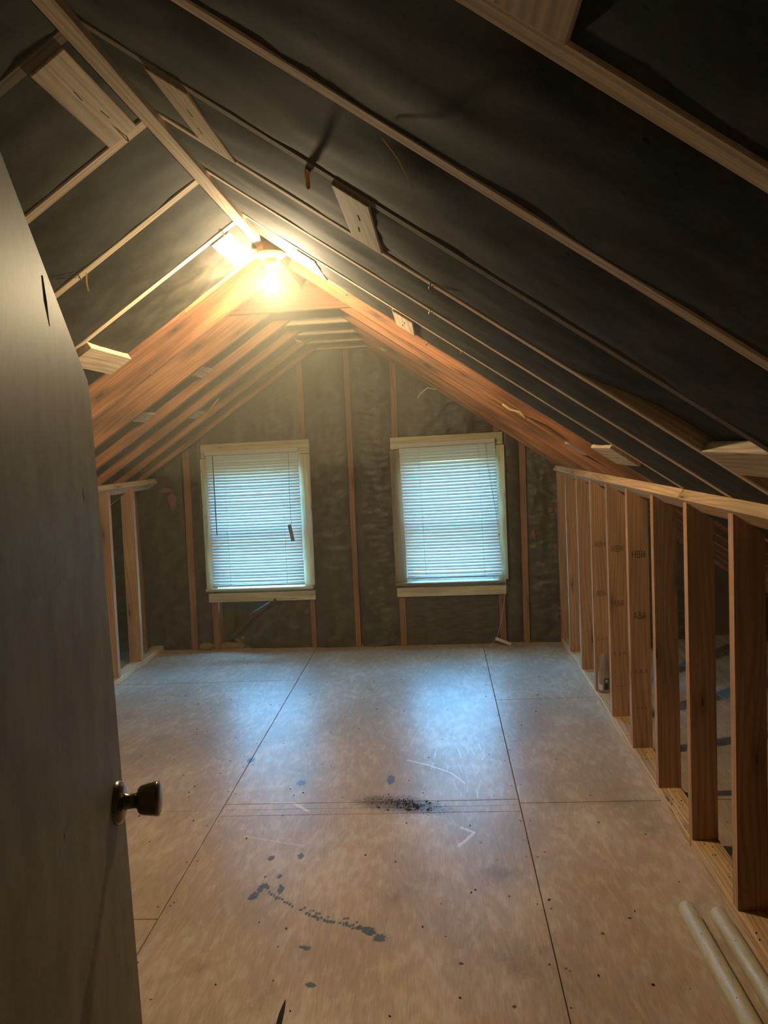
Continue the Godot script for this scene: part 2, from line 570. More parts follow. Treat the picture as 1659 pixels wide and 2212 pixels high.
const TEX_W := 2048
const TEX_H := 1536

# ------------------------------------------------------------------ the setting

func build_floor() -> void:
	var fl := base("floor")
	tag(fl, "worn plywood subfloor of large sheets, dusty and scuffed", "floor", "", "structure")
	var L := -0.9498
	var R := L + 1.2192
	var g := 0.0016
	# [x0, x1, z0, z1]
	var sheets := [
		[L, R, -5.62, -3.046], [L, R, -3.046, -2.944], [L, R, -2.944, -0.506], [L, R, -0.506, 1.2],
		[L - 1.2192, L, -5.72, -4.753], [L - 1.2192, L, -4.753, -2.267], [L - 1.2192, L, -2.267, -0.2], [L - 1.2192, L, -0.2, 1.2],
		[R, 1.489, -5.6, -4.265], [R, 1.489, -4.265, -3.012], [R, 1.489, -3.012, -0.574], [R, 1.489, -0.574, 1.2],
		[1.489, 2.74, -5.6, -3.3], [1.489, 2.74, -3.3, -0.9], [1.489, 2.74, -0.9, 1.2],
		[-3.39, L - 1.2192, -5.8, -3.4], [-3.39, L - 1.2192, -3.4, -1.0], [-3.39, L - 1.2192, -1.0, 1.2], [-4.4, -3.39, -5.8, 1.2]]
	for s in sheets:
		var cuts: Array = [s[2]]
		if s[2] < -2.995 and s[3] > -2.995 and s[0] > -2.2 and s[1] < 1.5:
			cuts.append(-2.995)
		cuts.append(s[3])
		for i in cuts.size() - 1:
			var lo := Vector3(s[0] + g, -0.018 - rng.randf() * 0.0012, cuts[i] + (g if i == 0 else 0.0))
			var hi := Vector3(s[1] - g, -rng.randf() * 0.0012, cuts[i + 1] - (g if i == cuts.size() - 2 else 0.0))
			if s[0] < -2.2 or s[1] > 1.5:
				obj("plywood_sheet", box_at(lo, hi), M.floor_side, fl)
			else:
				obj("plywood_sheet", planar_box(lo, hi), M.floor_near if cuts[i] > -2.999 else M.floor_far, fl)
	obj("subfloor", box_at(Vector3(-4.6, -0.06, -5.9), Vector3(3.0, -0.0195, 1.3)), M.black_gap, fl)

# a box whose texture follows world x and z
func planar_box(lo: Vector3, hi: Vector3) -> ArrayMesh:
	var mb := MB.new()
	var c := 0.0012
	var c2 := (lo + hi) * 0.5
	var top := [Vector3(lo.x + c, hi.y, lo.z + c), Vector3(hi.x - c, hi.y, lo.z + c), Vector3(hi.x - c, hi.y, hi.z - c), Vector3(lo.x + c, hi.y, hi.z - c)]
	var rim := [Vector3(lo.x, hi.y - c, lo.z), Vector3(hi.x, hi.y - c, lo.z), Vector3(hi.x, hi.y - c, hi.z), Vector3(lo.x, hi.y - c, hi.z)]
	var bot := [Vector3(lo.x, lo.y, lo.z), Vector3(hi.x, lo.y, lo.z), Vector3(hi.x, lo.y, hi.z), Vector3(lo.x, lo.y, hi.z)]
	var uv := func(p: Vector3) -> Vector2: return Vector2(p.x, p.z)
	for set in [[top, Vector3.UP], [bot, Vector3.DOWN]]:
		var q: Array = set[0]
		mb.quad(q[0], q[1], q[2], q[3], uv.call(q[0]), uv.call(q[1]), uv.call(q[2]), uv.call(q[3]), set[1])
	for i in 4:
		var j := (i + 1) % 4
		for pr in [[top, rim], [rim, bot]]:
			var a: Vector3 = pr[0][i]
			var b: Vector3 = pr[0][j]
			var d: Vector3 = pr[1][j]
			var e: Vector3 = pr[1][i]
			mb.quad(a, b, d, e, uv.call(a), uv.call(b), uv.call(d), uv.call(e), (a + d) * 0.5 - c2)
	return mb.done()

# frame on a roof slope: x down the slope, y out through the roof, z along the ridge; origin on the rafters' underside
func slope(side: int, z: float) -> Transform3D:
	var t := TR if side > 0 else TL
	var y := YR if side > 0 else YL
	var k := 1.0 / sqrt(1.0 + t * t)
	var d := Vector3(side * k, -t * k, 0)
	var n := Vector3(side * t * k, k, 0)
	return Transform3D(Basis(d, n, Vector3(0, 0, 1)), Vector3(RX, y, z))

func sdist(side: int, x: float) -> float:
	var t := TR if side > 0 else TL
	return absf(x - RX) * sqrt(1.0 + t * t)

func roof_y(side: int, x: float) -> float:
	return (YR - TR * (x - RX)) if side > 0 else (YL - TL * (RX - x))

const ZL := [-0.25, -0.65, -1.05, -1.467, -1.867, -2.276, -2.695, -3.102, -3.49, -3.918, -4.294, -4.665, -5.035, -5.40]
const ZR := [-0.25, -0.649, -1.05, -1.475, -1.879, -2.262, -2.683, -3.05, -3.49, -3.90, -4.30, -4.69, -5.07, -5.40]

func build_ceiling() -> void:
	var ce := base("ceiling")
	tag(ce, "open gable roof of rafters with dark paper faced insulation between them", "ceiling", "", "structure")
	var wob := noise(81, 1.4, 3)
	for side in [-1, 1]:
		var zs: Array = ZL if side < 0 else ZR
		var reach := (sdist(-1, -4.15) if side < 0 else sdist(1, 2.75))
		# roof boards above the rafters
		var xf := slope(side, -2.4)
		obj("roof_deck", bar_mesh(xf * Transform3D(Basis(), Vector3(reach * 0.5 - 0.08, 0.155, 0)), Vector3(reach + 0.16, 0.03, 7.6)), M.sheathing, ce)
		for i in zs.size():
			var x1 := slope(side, zs[i])
			var m: Material = M.fir_rafter if i >= 7 else M.dusty_rafter
			if i == 3:
				m = M.paper_lapped_rafter
			obj("rafter", bar_mesh(x1 * Transform3D(Basis(), Vector3(reach * 0.5 + 0.018, 0.07, 0)), Vector3(reach, 0.139, 0.038)), m, ce)
			if i == zs.size() - 1:
				continue
			var gap: float = absf(zs[i + 1] - zs[i]) - 0.038
			var mid: float = (zs[i + 1] + zs[i]) * 0.5
			var rec := 0.003
			if i == 7 or i == 8:
				rec = 0.128
			elif i > 8:
				rec = 0.052
			# kraft-faced batt between two rafters, sagging a little
			var xm := slope(side, mid)
			var s0 := 0.022
			var mb := MB.new(true)
			var low := 0.036 if side > 0 and i == 3 else 0.0
			var fr := func(u: float, v: float) -> Vector3:
				var s := lerpf(s0, reach, u)
				var e := 4.0 * v * (1.0 - v)
				var y := rec - 0.004 * e + 0.004 * wob.get_noise_2d(s * 3.0 + i * 7.0, v * 2.0 + side * 9.0)
				return xm * Vector3(s, y + low * smoothstep(1.15, 1.45, s), (v - 0.5) * gap)
			slab(mb, 60, 8, fr, xm.basis.y * (0.138 - rec), Vector2(6, 0.6))
			obj("insulation_batt", mb.done(), M.dark_facing, ce)
	# ridge board
	obj("ridge_board", box_at(Vector3(RX - 0.019, 2.250, -5.50), Vector3(RX + 0.019, 2.46, 0.9), 0.003), M.ridge_wood, ce)
	# collar boards and the flat of insulation above them
	obj("collar_board", box_at(Vector3(-1.02, 2.150, -3.893), Vector3(-0.36, 2.275, -3.862), 0.003), M.gable_stud, ce)
	for z in [-4.294, -4.68, -5.05, -5.40]:
		obj("collar_board", box_at(Vector3(RX - 0.32, 2.154, z - 0.06), Vector3(RX + 0.34, 2.24, z - 0.022), 0.003), M.dusty_rafter, ce)
	var za := [-3.895, -4.294, -4.68, -5.05, -5.40]
	for i in 4:
		var a: float = za[i] - (0.002 if i == 0 else 0.061)
		var b: float = za[i + 1] - 0.021
		var mb := MB.new(true)
		var fr := func(u: float, v: float) -> Vector3:
			return Vector3(lerpf(RX - 0.30, RX + 0.32, u), 2.185 - 0.010 * 4.0 * v * (1.0 - v) + 0.006 * wob.get_noise_2d(u * 6.0 + i * 4.0, v * 5.0), lerpf(a, b, v))
		slab(mb, 16, 8, fr, Vector3(0, 0.04, 0), Vector2(1, 0.6))
		obj("insulation_batt", mb.done(), M.dark_facing, ce)
	# short boards let in between the rafters, holding the insulation up: [side, bay, x upper, x lower, thickness below the facing]
	for k in [[-1, 3, -0.672, -0.742, 0.012], [-1, 6, -0.688, -0.755, 0.012], [-1, 6, -1.225, -1.315, 0.030], [-1, 9, -1.20, -1.265, 0.012], [-1, 9, -1.545, -1.61, 0.014], [-1, 11, -1.48, -1.55, 0.014],
			[1, 3, -0.52, -0.44, 0.012], [1, 3, -0.175, -0.105, 0.012], [1, 6, -0.45, -0.39, 0.012], [1, 6, -0.13, -0.06, 0.014], [1, 6, 0.60, 0.70, 0.02], [1, 8, 0.62, 0.71, 0.014], [1, 3, 0.62, 0.705, 0.030], [1, 0, 0.06, 0.115, 0.012], [1, 9, -0.02, 0.05, 0.012]]:
		var side: int = k[0]
		var zs: Array = ZL if side < 0 else ZR
		var bay: int = k[1]
		var gap: float = absf(zs[bay + 1] - zs[bay]) - 0.040
		var rec := 0.003 if bay < 7 else (0.09 if bay < 9 else 0.045)
		if side > 0 and bay == 8:
			rec = 0.03
		var s0 := sdist(side, k[2])
		var s1 := sdist(side, k[3])
		if side > 0 and bay == 3 and k[2] > 0.5:
			rec = 0.024
		var x1 := slope(side, (zs[bay] + zs[bay + 1]) * 0.5)
		var cl := obj("cleat_board", bar_mesh(x1 * Transform3D(Basis(), Vector3((s0 + s1) * 0.5, rec - k[4] * 0.5 + 0.005, 0)), Vector3(s1 - s0, k[4], gap), 0.002), M.grey_board, ce)
		if k[4] < 0.03:
			for q in [[0.4, -0.18, 0.5], [0.55, 0.12, -0.3]]:
				var ns := lerpf(s0, s1, q[0])
				var yb: float = rec - k[4] + 0.0048
				obj("bent_nail", bar_mesh(x1 * Transform3D(Basis(Vector3(0, 1, 0), 0.1 * q[2]), Vector3(ns, yb, gap * q[1])), Vector3(0.0022, 0.0012, 0.036), 0.0003), M.dark_flake, cl)
	# wire staples in the rafters: [side, rafter, x]
	for k in [[-1, 4, -0.70], [-1, 5, -1.01 - 0.02], [-1, 6, -0.70], [-1, 7, -0.98], [-1, 7, -1.30], [-1, 8, -1.28], [-1, 9, -1.05], [1, 5, 0.0], [1, 4, 0.004], [1, 7, -0.32], [1, 7, -0.02], [1, 6, 0.10]]:
		var zs: Array = ZL if k[0] < 0 else ZR
		var x1 := slope(k[0], zs[k[1]])
		var s := sdist(k[0], k[2])
		var c := PackedVector3Array()
		for j in 9:
			var a := PI * j / 8.0
			c.append(x1 * Vector3(s + 0.001 * j, 0.004 - 0.016 * sin(a), 0.008 * cos(a) + 0.008))
		obj("cable_staple", tube_mesh(c, 0.0016, 6), M.wire_metal, ce)

func build_gable() -> void:
	var wl := base("wall_back", Vector3(0, 0, FAR))
	wl.rotation.y = -atan(0.0428)
	tag(wl, "far gable wall of studs with wrinkled dark insulation and two windows", "wall", "", "structure")
	# outer boarding with two openings
	var roof := func(x: float) -> float: return (roof_y(-1, x) if x < RX else roof_y(1, x))
	var o1 := [-1.665, -0.985, 0.462, 1.40]
	var o2 := [-0.262, 0.412, 0.462, 1.40]
	for s in [[-4.3, o1[0]], [o1[1], o2[0]], [o2[1], 2.9]]:
		var pl := PackedVector2Array([Vector2(s[0], -0.05), Vector2(s[1], -0.05), Vector2(s[1], roof.call(s[1]) + 0.25)])
		if s[0] < RX and s[1] > RX:
			pl.append(Vector2(RX, 2.284 + 0.25))
		pl.append(Vector2(s[0], roof.call(s[0]) + 0.25))
		obj("gable_sheathing", prism_mesh(Transform3D(Basis(), Vector3(0, 0, -0.105)), pl, 0.025), M.sheathing, wl)
	for o in [o1, o2]:
		obj("gable_sheathing", prism_mesh(Transform3D(Basis(), Vector3(0, 0, -0.105)), PackedVector2Array([Vector2(o[0], -0.05), Vector2(o[1], -0.05), Vector2(o[1], o[2]), Vector2(o[0], o[2])]), 0.025), M.sheathing, wl)
		obj("gable_sheathing", prism_mesh(Transform3D(Basis(), Vector3(0, 0, -0.105)), PackedVector2Array([Vector2(o[0], o[3]), Vector2(o[1], o[3]), Vector2(o[1], roof.call(o[1]) + 0.25), Vector2(o[0], roof.call(o[0]) + 0.25)]), 0.025), M.sheathing, wl)
	# studs: [x at foot, x at head, foot, head, width]
	for s in [[-1.885, -1.846, 0.0, 1.50, 0.05], [-1.705, -1.705, 0.0, 0.364, 0.05], [-1.705, -1.70, 1.54, 1.60, 0.05], [-0.965, -0.963, 0.0, 0.363, 0.034], [-0.966, -0.955, 1.525, 2.10, 0.042],
			[-0.636, -0.614, 0.0, 2.22, 0.038], [-0.292, -0.283, 1.52, 2.06, 0.044], [-0.300, -0.297, 0.0, 0.372, 0.044], [0.42, 0.42, 0.0, 0.370, 0.044], [0.425, 0.428, 1.52, 1.57, 0.04], [0.587, 0.60, 0.0, 1.46, 0.042], [-2.28, -2.28, 0, 1.2, 0.04], [1.0, 1.0, 0, 1.15, 0.04], [1.4, 1.4, 0, 0.88, 0.04], [1.8, 1.8, 0, 0.6, 0.04], [-2.7, -2.7, 0, 0.9, 0.04]]:
		var a := Vector2(s[0], s[2])
		var b := Vector2(s[1], s[3])
		var h: float = s[4] * 0.5
		var rk := TR if s[1] > RX else -TL
		var tilt: float = rk * h if s[3] != 0.364 and s[3] != 0.363 and s[3] != 0.372 and s[3] != 0.370 and s[3] != 2.22 else 0.0
		var pl := PackedVector2Array([Vector2(a.x - h, a.y), Vector2(a.x + h, a.y), Vector2(b.x + h, b.y - tilt), Vector2(b.x - h, b.y + tilt)])
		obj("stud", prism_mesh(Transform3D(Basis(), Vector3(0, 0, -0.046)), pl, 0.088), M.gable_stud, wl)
	# insulation: [x0, x1, y0, y1 (0 = up to the roof), wrinkle, recess, crinkle across]
	var n1 := noise(91, 1.0, 4)
	n1.fractal_type = FastNoiseLite.FRACTAL_RIDGED
	var n2 := noise(92, 1.0, 3)
	var k := 0
	for b in [[-2.26, -1.905, 0.0, 0.0, 0.020, 0.030, 0.6], [-1.865, -1.735, 0.0, 0.0, 0.020, 0.026, 0.4], [-1.725, -0.985, 1.52, 0.0, 0.016, 0.022, 0.5], [-0.945, -0.648, 0.0, 0.0, 0.016, 0.010, 1.4], [-0.605, -0.312, 0.0, 0.0, 0.020, 0.012, 1.2],
			[-0.265, 0.41, 1.52, 0.0, 0.018, 0.022, 0.5], [0.445, 0.57, 0.0, 0.0, 0.020, 0.040, 0.4], [0.615, 0.98, 0.0, 0.0, 0.034, 0.022, 0.9], [1.02, 1.38, 0.0, 0.0, 0.03, 0.03, 0.9], [1.42, 1.78, 0.0, 0.0, 0.02, 0.03, 0.9],
			[-0.945, -0.985, 0.0, 0.36, 0.0, 0.03, 0.0], [-0.275, 0.395, 0.0, 0.40, 0.014, 0.016, 0.3], [-2.68, -2.3, 0.0, 0.0, 0.02, 0.03, 0.8]]:
		k += 1
		if b[1] < b[0]:
			continue
		var wd: float = b[1] - b[0]
		var y1m: float = b[3]
		var nu := maxi(10, int(wd / 0.011))
		var hgt := 1.4 if y1m == 0.0 else y1m
		var nv := maxi(16, int((maxf(hgt, roof.call((b[0] + b[1]) * 0.5)) - b[2]) / 0.012)) if y1m == 0.0 else int((y1m - b[2]) / 0.012)
		var mb := MB.new(true)
		var fr := func(u: float, v: float) -> Vector3:
			var x := lerpf(b[0], b[1], u)
			var top: float = y1m if y1m > 0.0 else minf(roof.call(x) + 0.03, 2.26)
			var y := lerpf(b[2], top, v)
			var e := 1.0 - pow(absf(2.0 * u - 1.0), 4.0)
			var z: float = -b[5] + (0.016 * e if y1m == 0.0 else 0.006 * e)
			z += b[4] * 0.62 * (n1.get_noise_2d(x * 2.2 + k * 5.0, y * 2.2 * (0.6 + b[6])) - 0.3) * (0.35 + 0.65 * e)
			z += b[4] * 0.24 * b[6] * n1.get_noise_2d(x * 4.0 + k * 3.0, y * 14.0) * e
			z += b[4] * 0.4 * n2.get_noise_2d(x * 5.0, y * 1.3 + k)
			return Vector3(x, y, z)
		slab(mb, nu, nv, fr, Vector3(0, 0, -0.04), Vector2(wd * 1.5, 2.5))
		obj("insulation_batt", mb.done(), M.gable_facing, wl)
	# the slumped batt under the left window, its edge folded over
	var mb := MB.new(true)
	var fr := func(u: float, v: float) -> Vector3:
		var y := lerpf(0.0, 0.385, v)
		var left := lerpf(-1.56, -1.30, clampf((v - 0.22) / 0.7, 0, 1)) if v > 0.22 else lerpf(-1.44, -1.56, v / 0.22)
		var x := lerpf(left, -0.985, u)
		var z := -0.020 + 0.014 * (n1.get_noise_2d(x * 2.6, y * 4.0) - 0.3) + 0.012 * sin(u * PI) 
		return Vector3(x, y, z)
	slab(mb, 60, 36, fr, Vector3(0, 0, -0.05), Vector2(1, 0.6))
	obj("insulation_batt", mb.done(), M.gable_facing, wl)
	# rolled, torn edge of that batt, and the wool it shows
	var edge := PackedVector3Array()
	for j in 15:
		var t := j / 14.0
		edge.append(Vector3(lerpf(-1.60, -1.23, t) + 0.012 * sin(t * 9.0), lerpf(0.085, 0.375, pow(t, 0.85)), -0.006 + 0.01 * sin(t * 14.0)))
	mb = MB.new(true)
	tube(mb, edge, 0.022, 10)
	obj("insulation_fold", mb.done(), M.gable_facing, wl)
	for t in [[-1.46, 0.075, -0.05, 0.13, 0.075, M.yellow_wool], [-1.62, 0.015, -0.03, 0.10, 0.03, M.yellow_wool], [-1.80, 0.02, -0.015, 0.06, 0.03, M.yellow_wool], [-1.985, 1.13, -0.02, 0.03, 0.07, M.pink_wool], [-2.03, 1.21, -0.02, 0.06, 0.025, M.pink_wool], [0.66, 0.78, -0.02, 0.025, 0.035, M.pink_wool], [0.79, 0.95, -0.02, 0.03, 0.03, M.pink_wool]]:
		obj("exposed_wool", lump(Vector3(t[0], t[1], t[2]), Vector3(t[3], t[4], 0.03), 60 + k), t[5], wl)
		k += 1

# a soft irregular lump
func lump(at: Vector3, r: Vector3, s: int, nu := 20, nv := 12, rough := 0.5) -> ArrayMesh:
	var n := noise(s, 1.7, 3)
	var mb := MB.new(true)
	var P := func(i: int, j: int) -> Vector3:
		var a := TAU * (i % nu) / nu
		var b := PI * j / nv
		var d := Vector3(cos(a) * sin(b), cos(b), sin(a) * sin(b))
		return at + d * r * (1.0 + rough * n.get_noise_3d(d.x * 1.2, d.y * 1.2, d.z * 1.2))
	for j in nv:
		for i in nu:
			var a: Vector3 = P.call(i, j)
			var b: Vector3 = P.call(i + 1, j)
			var c: Vector3 = P.call(i + 1, j + 1)
			var d: Vector3 = P.call(i, j + 1)
			var ua := Vector2(float(i) / nu, float(j) / nv)
			if j == 0:
				mb.tri(a, c, d, ua, ua, ua, (c + d) * 0.5 - at)
			elif j == nv - 1:
				mb.tri(a, b, c, ua, ua, ua, (a + b) * 0.5 - at)
			else:
				mb.quad(a, b, c, d, ua, ua, ua, ua, (a + c) * 0.5 - at)
	return mb.done()

func build_knee_walls() -> void:
	for side in [1, -1]:
		var wl := base("wall_right" if side > 0 else "wall_left")
		tag(wl, "low knee wall of bare pine studs, open to the dark eaves, on the right" if side > 0 else "short run of bare knee wall studs on the left, beyond the door edge", "wall", "", "structure")
		var X := KR if side > 0 else KL
		var t := TR if side > 0 else TL
		var und := roof_y(side, X) - 0.0381 * sqrt(1.0 + t * t) - 0.002
		var zs := []
		if side > 0:
			for i in range(0, 12):
				zs.append(-5.0685 + 0.4064 * i)
			zs.push_front(-5.415)
		else:
			for i in range(0, 12):
				zs.append(-5.17 + 0.40 * i)
		var n := 0
		for z in zs:
			if z > -0.42:
				continue
			var pl := PackedVector2Array()
			var d := 0.0889
			if side > 0:
				pl = PackedVector2Array([Vector2(X + 0.001, 0.0385), Vector2(X + d, 0.0385), Vector2(X + d, und - t * d), Vector2(X + 0.001, und)])
			else:
				var lean := 0.028
				pl = PackedVector2Array([Vector2(X - 0.001, 0.0385), Vector2(X - d, 0.0385), Vector2(X - d + lean, und - t * (d - lean)), Vector2(X - 0.001 + lean, und + t * lean)])
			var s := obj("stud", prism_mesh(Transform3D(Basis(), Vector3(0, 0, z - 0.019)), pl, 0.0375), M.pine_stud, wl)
			if side > 0:
				n += 1
				if n >= 4 and n <= 6:
					for q in [[0.745, "HBH"], [0.47, "ABA"], [0.21, "^ ^ ^"], [0.05, "- - -"]]:
						var tm := TextMesh.new()
						tm.text = q[1]
						tm.font_size = 16
						tm.pixel_size = 0.0022
						tm.depth = 0.0006
						var e := obj("grade_stamp", tm, M.stamp_ink, s)
						e.position = Vector3(X + 0.045, q[0] + 0.03 * n, z + 0.0001)
						e.scale = Vector3(0.8, 1.2, 1)
		# plates, in two lengths each
		var zj := -2.655
		var sp := slope(side, 0)
		var sx := sdist(side, X + (0.028 if side < 0 else 0.0))
		for pr in ([[-5.455, zj - 0.001, 0.0], [zj + 0.001, -0.34, 0.003]] if side > 0 else [[-5.60, -3.0, 0.0], [-2.998, -0.34, 0.0]]):
			var zc: float = (pr[0] + pr[1]) * 0.5
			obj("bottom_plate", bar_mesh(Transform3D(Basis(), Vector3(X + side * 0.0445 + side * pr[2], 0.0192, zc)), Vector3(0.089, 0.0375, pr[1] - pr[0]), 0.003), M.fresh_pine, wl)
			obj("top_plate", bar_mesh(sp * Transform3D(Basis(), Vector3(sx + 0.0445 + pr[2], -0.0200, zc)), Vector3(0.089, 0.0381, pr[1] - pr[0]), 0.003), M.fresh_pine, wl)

func build_front() -> void:
	# the near partition with the doorway, and the dark landing behind it
	var wl := base("wall_front")
	tag(wl, "partition with the doorway through which the attic is seen", "wall", "", "structure")
	var z0 := -0.27
	var hx0 := -0.37
	var hx1 := 0.42
	var pl1 := PackedVector2Array([Vector2(-4.1, 0.0), Vector2(hx0, 0.0), Vector2(hx0, 2.34), Vector2(RX, 2.42), Vector2(-4.1, 0.2)])
	obj("partition_panel", prism_mesh(Transform3D(Basis(), Vector3(0, 0, z0)), pl1, 0.02), M.plaster, wl)
	var pl2 := PackedVector2Array([Vector2(hx1, 0.0), Vector2(2.7, 0.0), Vector2(2.7, 0.1), Vector2(hx1, 1.66)])
	obj("partition_panel", prism_mesh(Transform3D(Basis(), Vector3(0, 0, z0)), pl2, 0.02), M.plaster, wl)
	obj("partition_panel", box_at(Vector3(-4.2, 0.0, 1.16), Vector3(2.8, 2.4, 1.2)), M.plaster, wl)

func build_windows() -> void:
	# [x of the opening's left and right, casing leans, blind: left x, right x, skew, headrail top]
	var spec := [
		{"no": 1, "h0": -1.725, "h1": -0.914, "hy": 1.436, "hyt": 1.536, "cl0": -1.742, "cl1": -1.655, "cr0": -0.998, "cr1": -0.923, "lean": -0.016, "sx0": -1.752, "sx1": -0.938, "ap0": -1.742, "ap1": -0.932, "b0": -1.676, "b1": -0.992, "skew": -0.010, "rail": 1.492, "bot": 0.492, "tilt": 0.003, "paint": "cream_paint"},
		{"no": 2, "h0": -0.328, "h1": 0.466, "hy": 1.430, "hyt": 1.516, "cl0": -0.334, "cl1": -0.250, "cr0": 0.400, "cr1": 0.472, "lean": -0.003, "sx0": -0.336, "sx1": 0.456, "ap0": -0.331, "ap1": 0.453, "b0": -0.262, "b1": 0.410, "skew": 0.016, "rail": 1.480, "bot": 0.506, "tilt": -0.010, "paint": "cream_paint"}]
	for s in spec:
		var w := base("window_%d" % s.no, Vector3(0, 0, FAR))
		w.rotation.y = -atan(0.0428)
		tag(w, "left window with cream wooden casing and bare sill" if s.no == 1 else "right window with cream casing, its left side board bare brown wood", "window", "", "structure")
		var left_wood: Material = M.cream_paint if s.no == 1 else M.old_paint
		obj("head_casing", box_at(Vector3(s.h0, s.hy, 0.0), Vector3(s.h1, s.hyt, 0.021), 0.003), M.cream_paint, w)
		var ln: float = s.lean
		for q in [[s.cl0, s.cl1, left_wood], [s.cr0, s.cr1, M.cream_paint]]:
			var pl := PackedVector2Array([Vector2(q[0] + ln * 0.5, 0.472), Vector2(q[1] + ln * 0.5, 0.472), Vector2(q[1] - ln * 0.5, s.hy - 0.004), Vector2(q[0] - ln * 0.5, s.hy - 0.004)])
			var sc := obj("side_casing", prism_mesh(Transform3D(Basis(), Vector3(0, 0, 0.0095)), pl, 0.019), q[2], w)
			if q[2] == M.old_paint:
				sc.set_meta("label", "bare brown side board of the casing")
		obj("sill", box_at(Vector3(s.sx0, 0.447, -0.06), Vector3(s.sx1, 0.470, 0.05), 0.006), left_wood, w)
		obj("apron", box_at(Vector3(s.ap0, 0.362, 0.0), Vector3(s.ap1, 0.432, 0.018), 0.003), M.cream_paint, w)
		# jambs and sashes
		var a: float = s.cl1 - 0.004
		var b: float = s.cr0 + 0.004
		obj("jamb", box_at(Vector3(a - 0.016, 0.462, -0.12), Vector3(a, 1.44, -0.001)), M.sash_paint, w)
		obj("jamb", box_at(Vector3(b, 0.462, -0.12), Vector3(b + 0.016, 1.44, -0.001)), M.sash_paint, w)
		obj("jamb", box_at(Vector3(a, 1.39, -0.12), Vector3(b, 1.44, -0.001)), M.sash_paint, w)
		for p in [[0.462, 0.915, -0.055], [0.875, 1.39, -0.09]]:
			var sash := obj("sash", sash_mesh(a, b, p[0], p[1], p[2]), M.sash_paint, w)
			obj("pane", box_at(Vector3(a + 0.03, p[0] + 0.035, p[2] - 0.002), Vector3(b - 0.03, p[1] - 0.035, p[2] + 0.002), 0.0002), M.pane_glass, sash)
		blind(s)

func sash_mesh(a: float, b: float, y0: float, y1: float, z: float) -> ArrayMesh:
	var mb := MB.new()
	var t := 0.042
	for r in [[a, a + t, y0, y1], [b - t, b, y0, y1], [a + t, b - t, y0, y0 + t], [a + t, b - t, y1 - t, y1]]:
		bar(mb, Transform3D(Basis(), Vector3((r[0] + r[1]) * 0.5, (r[2] + r[3]) * 0.5, z)), Vector3(r[1] - r[0], r[3] - r[2], 0.032), 0.003)
	return mb.done()

